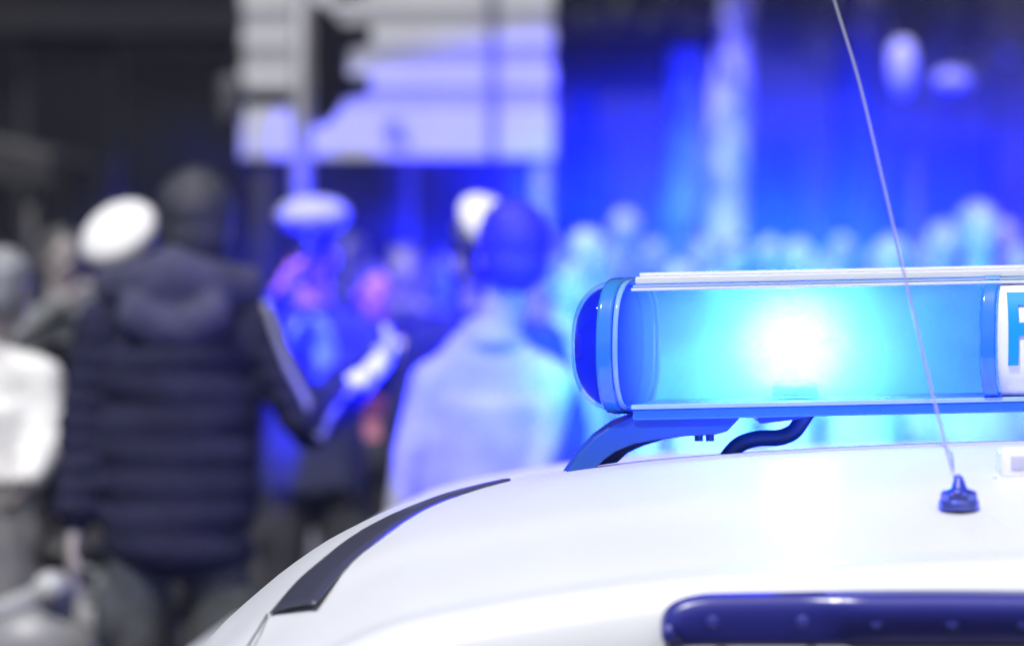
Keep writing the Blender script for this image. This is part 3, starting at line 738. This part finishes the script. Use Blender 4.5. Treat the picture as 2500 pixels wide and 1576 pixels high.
for v in me.vertices:
    zz = zb + (v.co.y - mnz) / (mxz - mnz) * (zt - zb); xx = xs0 + (v.co.x - mnx) * (.29 / (mxx - mnx)); dz = (zz - BZ)
    yy = -.0985 * (max(0, 1 - (abs(dz) / .0795) ** (2 / .8))) ** .31
    v.co = Vector((xx, BY + yy - .0015 - v.co.z, zz + .021 * (xx - LAMP.x)))
link('lettering', me, mat('letter_blue', (.0, .30, .62), .4, 0, 0), sg, False)
# inside: scattering core added to spread the glow, and the lit bulb
bm = bmesh.new()
for x0_, x1_ in ((XL - .004, XS0 - .006),):
    rings = []
    for i in range(21): rings.append([barpt(x0_ + (x1_ - x0_) * i / 20, a, .96) for a in [2 * math.pi * k / 40 for k in range(40)]])
    loft(bm, rings, caps=True)
core = bpy.data.materials.new('glow_scatter'); core.use_nodes = True; n = core.node_tree.nodes; n.clear()
out = n.new('ShaderNodeOutputMaterial'); tr = n.new('ShaderNodeBsdfTransparent'); tr.inputs[0].default_value = (.9, .97, 1, 1)
vs = n.new('ShaderNodeVolumeScatter'); vs.inputs['Color'].default_value = (.52, .85, 1, 1); vs.inputs['Density'].default_value = 8
core.node_tree.links.new(tr.outputs[0], out.inputs['Surface']); core.node_tree.links.new(vs.outputs[0], out.inputs['Volume'])
link('glow_core', bm, core, bar)
core2 = core.copy(); core2.name = 'cap_glow_scatter'; core2.node_tree.nodes['Volume Scatter'].inputs['Density'].default_value = 6
endcap(XL - .006, -1, 'cap_glow_core', .93, core2)
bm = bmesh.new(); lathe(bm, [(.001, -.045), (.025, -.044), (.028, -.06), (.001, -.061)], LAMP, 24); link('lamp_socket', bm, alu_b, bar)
bm = bmesh.new(); ellipsoid(bm, LAMP, (.017, .017, .02)); link('bulb', bm, mat('bulb_lit', (1, 1, 1), .3, 0, 0, emit=(.75, .93, 1.0), es=60), bar)
for o in list(COL.objects):
    pass

# brackets, bolts and cable under the bar
def bracket():
    dk = mat('bracket_beacon_tint', (.012, .075, .42), .4, 0, .05)  # black parts with the beacon's blue light put into their colour
    Yb = 4.0
    def pl(poly, y0, y1, name, parent=bar, m=dk, b=.002):
        bm = bmesh.new(); prism(bm, [(X(a, Yb), Z(c, Yb)) for a, c in poly], y0, y1)
        bmesh.ops.recalc_face_normals(bm, faces=bm.faces)
        bmesh.ops.bevel(bm, geom=bm.edges[:], offset=b, segments=2, profile=.5, affect='EDGES'); return link(name, bm, m, parent, False)
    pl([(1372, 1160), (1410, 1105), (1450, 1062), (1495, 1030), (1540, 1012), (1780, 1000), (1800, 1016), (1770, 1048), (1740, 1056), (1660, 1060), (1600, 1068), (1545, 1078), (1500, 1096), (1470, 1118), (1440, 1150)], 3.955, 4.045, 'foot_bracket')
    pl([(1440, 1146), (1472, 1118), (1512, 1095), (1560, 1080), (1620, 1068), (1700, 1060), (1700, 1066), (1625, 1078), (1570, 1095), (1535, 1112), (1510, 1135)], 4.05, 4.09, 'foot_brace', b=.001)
    for px in (1705, 1732):
        bm = bmesh.new(); z0, z1 = Z(1075, Yb), Z(1050, Yb); cone(bm, (X(px, Yb), 3.99, z0), (X(px, Yb), 3.99, z1), .0048, .0048, 12)
        for q in range(5): cone(bm, (X(px, Yb), 3.99, z0 + .002 * q), (X(px, Yb), 3.99, z0 + .002 * q + .001), .0056, .0056, 12)
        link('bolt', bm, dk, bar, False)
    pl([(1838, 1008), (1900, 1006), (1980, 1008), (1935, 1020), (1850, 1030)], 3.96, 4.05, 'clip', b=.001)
    pts = [P(1758, 1160, 4.02), P(1775, 1118, 4.02), P(1805, 1085, 4.02), P(1850, 1070, 4.02), P(1900, 1068, 4.02), P(1935, 1055, 4.02), P(1955, 1030, 4.02), P(1975, 1000, 4.02)]
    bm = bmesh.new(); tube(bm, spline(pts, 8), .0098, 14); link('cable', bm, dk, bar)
    # matching foot at the far side of the car
    bm = bmesh.new(); x = 2 * CX - X(1440, Yb)
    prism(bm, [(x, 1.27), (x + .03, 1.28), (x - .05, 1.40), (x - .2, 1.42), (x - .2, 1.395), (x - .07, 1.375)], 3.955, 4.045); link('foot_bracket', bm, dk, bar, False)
bracket()

def lamp(name, typ, energy, col, **kw):
    d = bpy.data.lights.new(name, typ); d.energy = energy; d.color = col
    for k_, v_ in kw.items(): setattr(d, k_, v_)
    o = bpy.data.objects.new(name, d); COL.objects.link(o); o.location = LAMP; o.parent = bar; return o
axis = (P(1890, 850, 20) - LAMP).normalized()
def aim(o, sx, sy, ax=axis):
    o.rotation_euler = ax.to_track_quat('-Z', 'Y').to_euler(); o.scale = (sx, sy, 1)
aim(lamp('beacon_glow_spot', 'SPOT', 380000, (.0, .002, 1.0), spot_size=R(15.8), spot_blend=1.0, shadow_soft_size=.085), 2.15, 1)  # spots added at the beacon, cones shaped to spread its glow behind
aim(lamp('beacon_glow_spot', 'SPOT', 30000, (.03, .5, 1.0), spot_size=R(13.5), spot_blend=1.0, shadow_soft_size=.085), 1.4, 1)
lamp('beacon_lamp', 'POINT', 8, (.42, .72, 1.0), shadow_soft_size=.026)
lamp('beacon_halo', 'POINT', 500, (.0, .008, 1.0), shadow_soft_size=.026)  # added blue point at the beacon, tints the air and parts near it

# ------------------------------------------------------------------ the people
if True:
    # woman in white at the left edge, seen from behind
    person(-40, 9.3, 1.64, 'person in a white jacket and grey skirt at the left edge', face=2.6, top=('white_jacket', (.80, .80, .80)), legs=('grey_skirt', (.20, .20, .205)), hair=('grey_hair', (.30, .31, .31)), skirt=(1.0, .25, .15, .27), hem=.95, bulk=1.0, drop=.12, head=(.06, 0, 1.50),
           ra=((.19, -.06, 1.08), (.15, -.16, .98)))
    person(150, 13.0, 1.70, 'person in pale grey raising an arm behind the white capped officer', face=.4, top=('pale_grey_coat', (.22, .23, .235)), hair=('grey_brown_hair', (.07, .07, .07)), hem=.8, la=((-.22, -.05, 1.22), (.02, -.12, 1.42)), ra=((.10, -.12, 1.22), (.16, -.16, 1.46)))
    person(305, 9.5, 1.66, 'officer seen from behind, white cap tilted left, dark uniform', face=2.9, top=('uniform_dark', (.012, .012, .018)), hat=dict(tilt=.2, s=.9, pitch=-.75, off=(.0, .0, .035)), head=(.01, 0, 1.575), lean=-.03, bulk=1.0, hem=.8,
           la=((-.20, -.02, 1.10), (-.19, -.05, .86)))
    person(436, 8.2, 1.83, 'person in a dark quilted hooded jacket seen from behind', face=3.14, top=('quilted_navy', (.019, .019, .045)), legs=('cargo_grey', (.07, .075, .08)), hair=('short_dark_hair', (.036, .036, .048)), puffer=True, hood=True, bulk=.9, hem=.84, head=(.045, 0, 1.672), hs=1.1, drop=.085,
           ra=((.325, -.02, 1.165), (.45, -.10, 1.285)), la=((-.235, 0, 1.16), (-.25, -.04, .92)), gloves=(1,), pipe=(1,), voxel=.008)
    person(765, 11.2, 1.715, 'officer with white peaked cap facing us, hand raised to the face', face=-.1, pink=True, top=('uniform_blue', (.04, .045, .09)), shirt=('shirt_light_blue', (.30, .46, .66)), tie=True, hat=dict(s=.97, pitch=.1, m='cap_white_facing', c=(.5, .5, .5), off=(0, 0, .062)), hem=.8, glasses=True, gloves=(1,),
           la=((-.235, -.10, 1.19), (-.105, -.20, 1.47)), ra=((.24, -.06, 1.17), (.29, -.26, 1.27)), voxel=.008)
    person(915, 12.6, 1.56, 'person in a reddish top half hidden behind the capped officer', face=.2, pink=True, hem=1.15, top=('reddish_top', (.35, .10, .12)), hair=('brown_hair_a', (.06, .05, .05)))
    person(1172, 8.0, 1.73, 'dark haired person in a pale loose shirt seen from behind', face=3.3, top=('pale_shirt', (.33, .335, .37)), legs=('dark_trousers', (.03, .03, .035)), hair=('black_hair', (.025, .025, .03)), hairlen=0, sws=.82, bulk=.82, flare=1.12, hem=.80, lean=.03, head=(.078, -.02, 1.60), hs=1.08, drop=.15,
           la=((-.165, -.02, 1.12), (-.205, -.06, .93)), ra=((.145, -.03, 1.12), (.10, -.10, .92)), voxel=.008)
    person(1185, 9.6, 1.73, 'officer whose white cap shows behind the dark haired head', face=.5, top=('uniform_dark_b', (.022, .024, .04)), hat=dict(tilt=.3, s=.86, pitch=.8, off=(.0, -.03, .06)), head=(-.02, 0, 1.575))
    bgp = [
        (985, 15, 1.68, (.06, .06, .08), (.12, .11, .10), 'person with a pale face between the capped officer and pale shirt', 0.1),
        (1075, 14.6, 1.62, (.05, .05, .07), (.05, .05, .05), 'shorter dark clad person left of the pale shirted back', .3),
        (1435, 14, 1.73, (.16, .17, .2), (.45, .45, .45), 'person with light hair just left of the light bar end cap', .3),
        (1382, 12, 1.60, (.28, .29, .33), (.10, .10, .10), 'person in a light top beside the pale loose shirt', .6),
        (1525, 20, 1.86, (.13, .13, .16), (.50, .50, .52), 'tall person with white hair above the left end of the light bar', 0),
        (1660, 16, 1.62, (.30, .30, .33), (.45, .45, .48), 'person with pale hair above the left strap of the light bar', 0),
        (1555, 17, 1.62, (.22, .22, .26), (.06, .06, .06), 'dark haired person between two pale haired ones', 2.9),
        (1800, 19, 1.66, (.12, .12, .15), (.05, .05, .05), 'person in dark clothes standing before the bright tree trunk', 0),
        (1950, 17, 1.71, (.50, .50, .54), (.40, .40, .42), 'person in a white top right of the bright tree trunk', 0),
        (2053, 21, 1.76, (.12, .12, .15), (.42, .42, .45), 'person with white hair left of the aerial whip', 0),
        (2175, 15, 1.63, (.34, .34, .38), (.32, .32, .35), 'person in a light coat right behind the aerial whip', -.3),
        (2255, 19, 1.70, (.16, .16, .2), (.12, .12, .12), 'person in grey between the aerial and the big pale hat', .2),
        (2390, 12.5, 1.77, (.36, .36, .40), (.25, .25, .27), 'largest person of the right crowd, pale coat and hair', .2),
        (2480, 15, 1.68, (.30, .30, .34), (.10, .10, .10), 'person in a light coat at the right edge of the crowd', .2),
        (1730, 22, 1.70, (.08, .08, .1), (.08, .08, .08), 'dark person farthest back behind the light bar', 0),
        (2110, 12.8, 1.57, (.45, .45, .48), (.12, .12, .12), 'short person in white seen under the light bar', 0),
        (1740, 12.5, 1.54, (.55, .55, .58), (.12, .12, .12), 'short person in white seen between the bar bracket and cable', 0),
        (860, 19, 1.68, (.07, .07, .1), (.2, .2, .2), 'person far behind the shoulder of the officer facing us', 0),
        (1020, 18, 1.60, (.3, .3, .34), (.06, .06, .06), 'short person in a light top far behind the white gloved hands', .2),
        (1320, 18, 1.72, (.2, .2, .24), (.3, .3, .3), 'person far behind the dark haired head of the pale shirt', 0),
        (1475, 17, 1.66, (.4, .4, .44), (.12, .12, .12), 'person in a white top left of the tall white haired one', .3),
        (1595, 21, 1.75, (.1, .1, .13), (.3, .3, .3), 'grey haired person below the mottled trunk', 0),
        (1715, 18, 1.68, (.4, .4, .44), (.1, .1, .1), 'person in a white top straight below the gap of the two trunks', 0),
        (1880, 20, 1.69, (.2, .2, .24), (.5, .5, .5), 'white haired person just right of the bright trunk', .1),
        (2005, 18.5, 1.63, (.42, .42, .46), (.2, .2, .2), 'person in white between the whip and the white topped person', 0),
        (2145, 19.5, 1.70, (.2, .2, .24), (.4, .4, .42), 'pale haired person directly behind the whip', 0),
        (2305, 16, 1.72, (.42, .42, .46), (.3, .3, .3), 'person in white standing left of the largest pale coated one', .2),
        (2450, 19, 1.80, (.3, .3, .34), (.45, .45, .46), 'tall pale haired person right of the largest pale coated one', 0),
    ]
    hr_ = random.Random(3)
    for px, Y, H, c, h, lb, f in bgp:
        H += hr_.uniform(-.07, .05)
        person(px, Y, H, lb, face=f, top=('coat_%.2f' % c[0], c), hair=('hair_%.2f' % h[0], h), hands=True, voxel=.013, group='crowd standing in the background')

# parked scooter at bottom left
def scooter():
    Y = 8.6; ox = X(90, Y); t = empty('motor_scooter', (ox, Y, 0), 0, 'grey motor scooter with its handlebar showing at bottom left', 'scooter')
    g = mat('scooter_grey', (.24, .24, .24), .4, 0, .1); pale_ = mat('scooter_pale', (.52, .52, .53), .4, 0, .05); bk = mat('scooter_black', (.03, .03, .03), .6, 0, .1)
    L = lambda px, py, y=0: Vector((X(px, Y) - ox, y, Z(py, Y)))
    bm = bmesh.new(); ellipsoid(bm, L(90, 1600), (.17, .10, .13)); ellipsoid(bm, (0, .02, .42), (.17, .1, .3)); capsule(bm, (0, 0, .5), (0, -.12, .2), .08, .05)
    remesh('fairing', bm, g, t, .012, 4)
    bm = bmesh.new(); ellipsoid(bm, L(132, 1432, -.04), (.048, .05, .045)); link('headlamp', bm, pale_, t)
    bm = bmesh.new(); tube(bm, spline([L(132, 1432), L(170, 1480), L(215, 1515), L(270, 1548)], 5), [.04] * 5 + [.034] * 6 + [.03] * 5, 16); ellipsoid(bm, L(272, 1549), (.03, .03, .03)); tube(bm, spline([L(132, 1432), L(60, 1470), L(-30, 1500)], 5), .03, 16); link('handlebar', bm, mat('scooter_bar', (.36, .36, .365), .5, 0, .05), t)
    bm = bmesh.new(); tube(bm, spline([L(190, 1490), L(250, 1440), L(240, 1400), L(185, 1385)], 6), .012); ellipsoid(bm, L(247, 1430), (.022, .02, .03)); link('mirror', bm, mat('mirror_grey', (.16, .17, .17), .4, 0, .05), t)
    bm = bmesh.new(); ellipsoid(bm, (0, .85, .78), (.14, .36, .07)); link('saddle', bm, bk, t)
    bm = bmesh.new(); ellipsoid(bm, (0, .85, .55), (.16, .4, .2)); box(bm, (-.14, .1, .26), (.14, .6, .32), .02); link('rear_body', bm, g, t)
    for yy in (-.18, 1.1):
        bm = bmesh.new(); cone(bm, (-.05, yy, .22), (.05, yy, .22), .22, .22, 28); bmesh.ops.bevel(bm, geom=[e for e in bm.edges], offset=.015, segments=2, profile=.5, affect='EDGES'); wl = link('wheel', bm, bk, t)
        bm = bmesh.new(); cone(bm, (-.056, yy, .22), (.056, yy, .22), .12, .12, 24); link('rim', bm, mat('alloy', (.5, .5, .52), .3, .9, .05), wl)
scooter()

# ------------------------------------------------------------------ haze (added so the beacon's glow shows in the air)
bm = bmesh.new(); box(bm, (-62, -21, -1.2), (62, 121, 18))
hz = bpy.data.materials.new('haze'); hz.use_nodes = True; n = hz.node_tree.nodes; n.clear()
out = n.new('ShaderNodeOutputMaterial'); pv = n.new('ShaderNodeVolumePrincipled'); pv.inputs['Color'].default_value = (.9, .93, 1, 1); pv.inputs['Density'].default_value = .0012; pv.inputs['Anisotropy'].default_value = -0.6
hz.node_tree.links.new(pv.outputs[0], out.inputs['Volume'])
tag(link('haze', bm, hz, None, False), 'thin pale haze added to carry the beacon glow', 'haze', None, 'stuff')
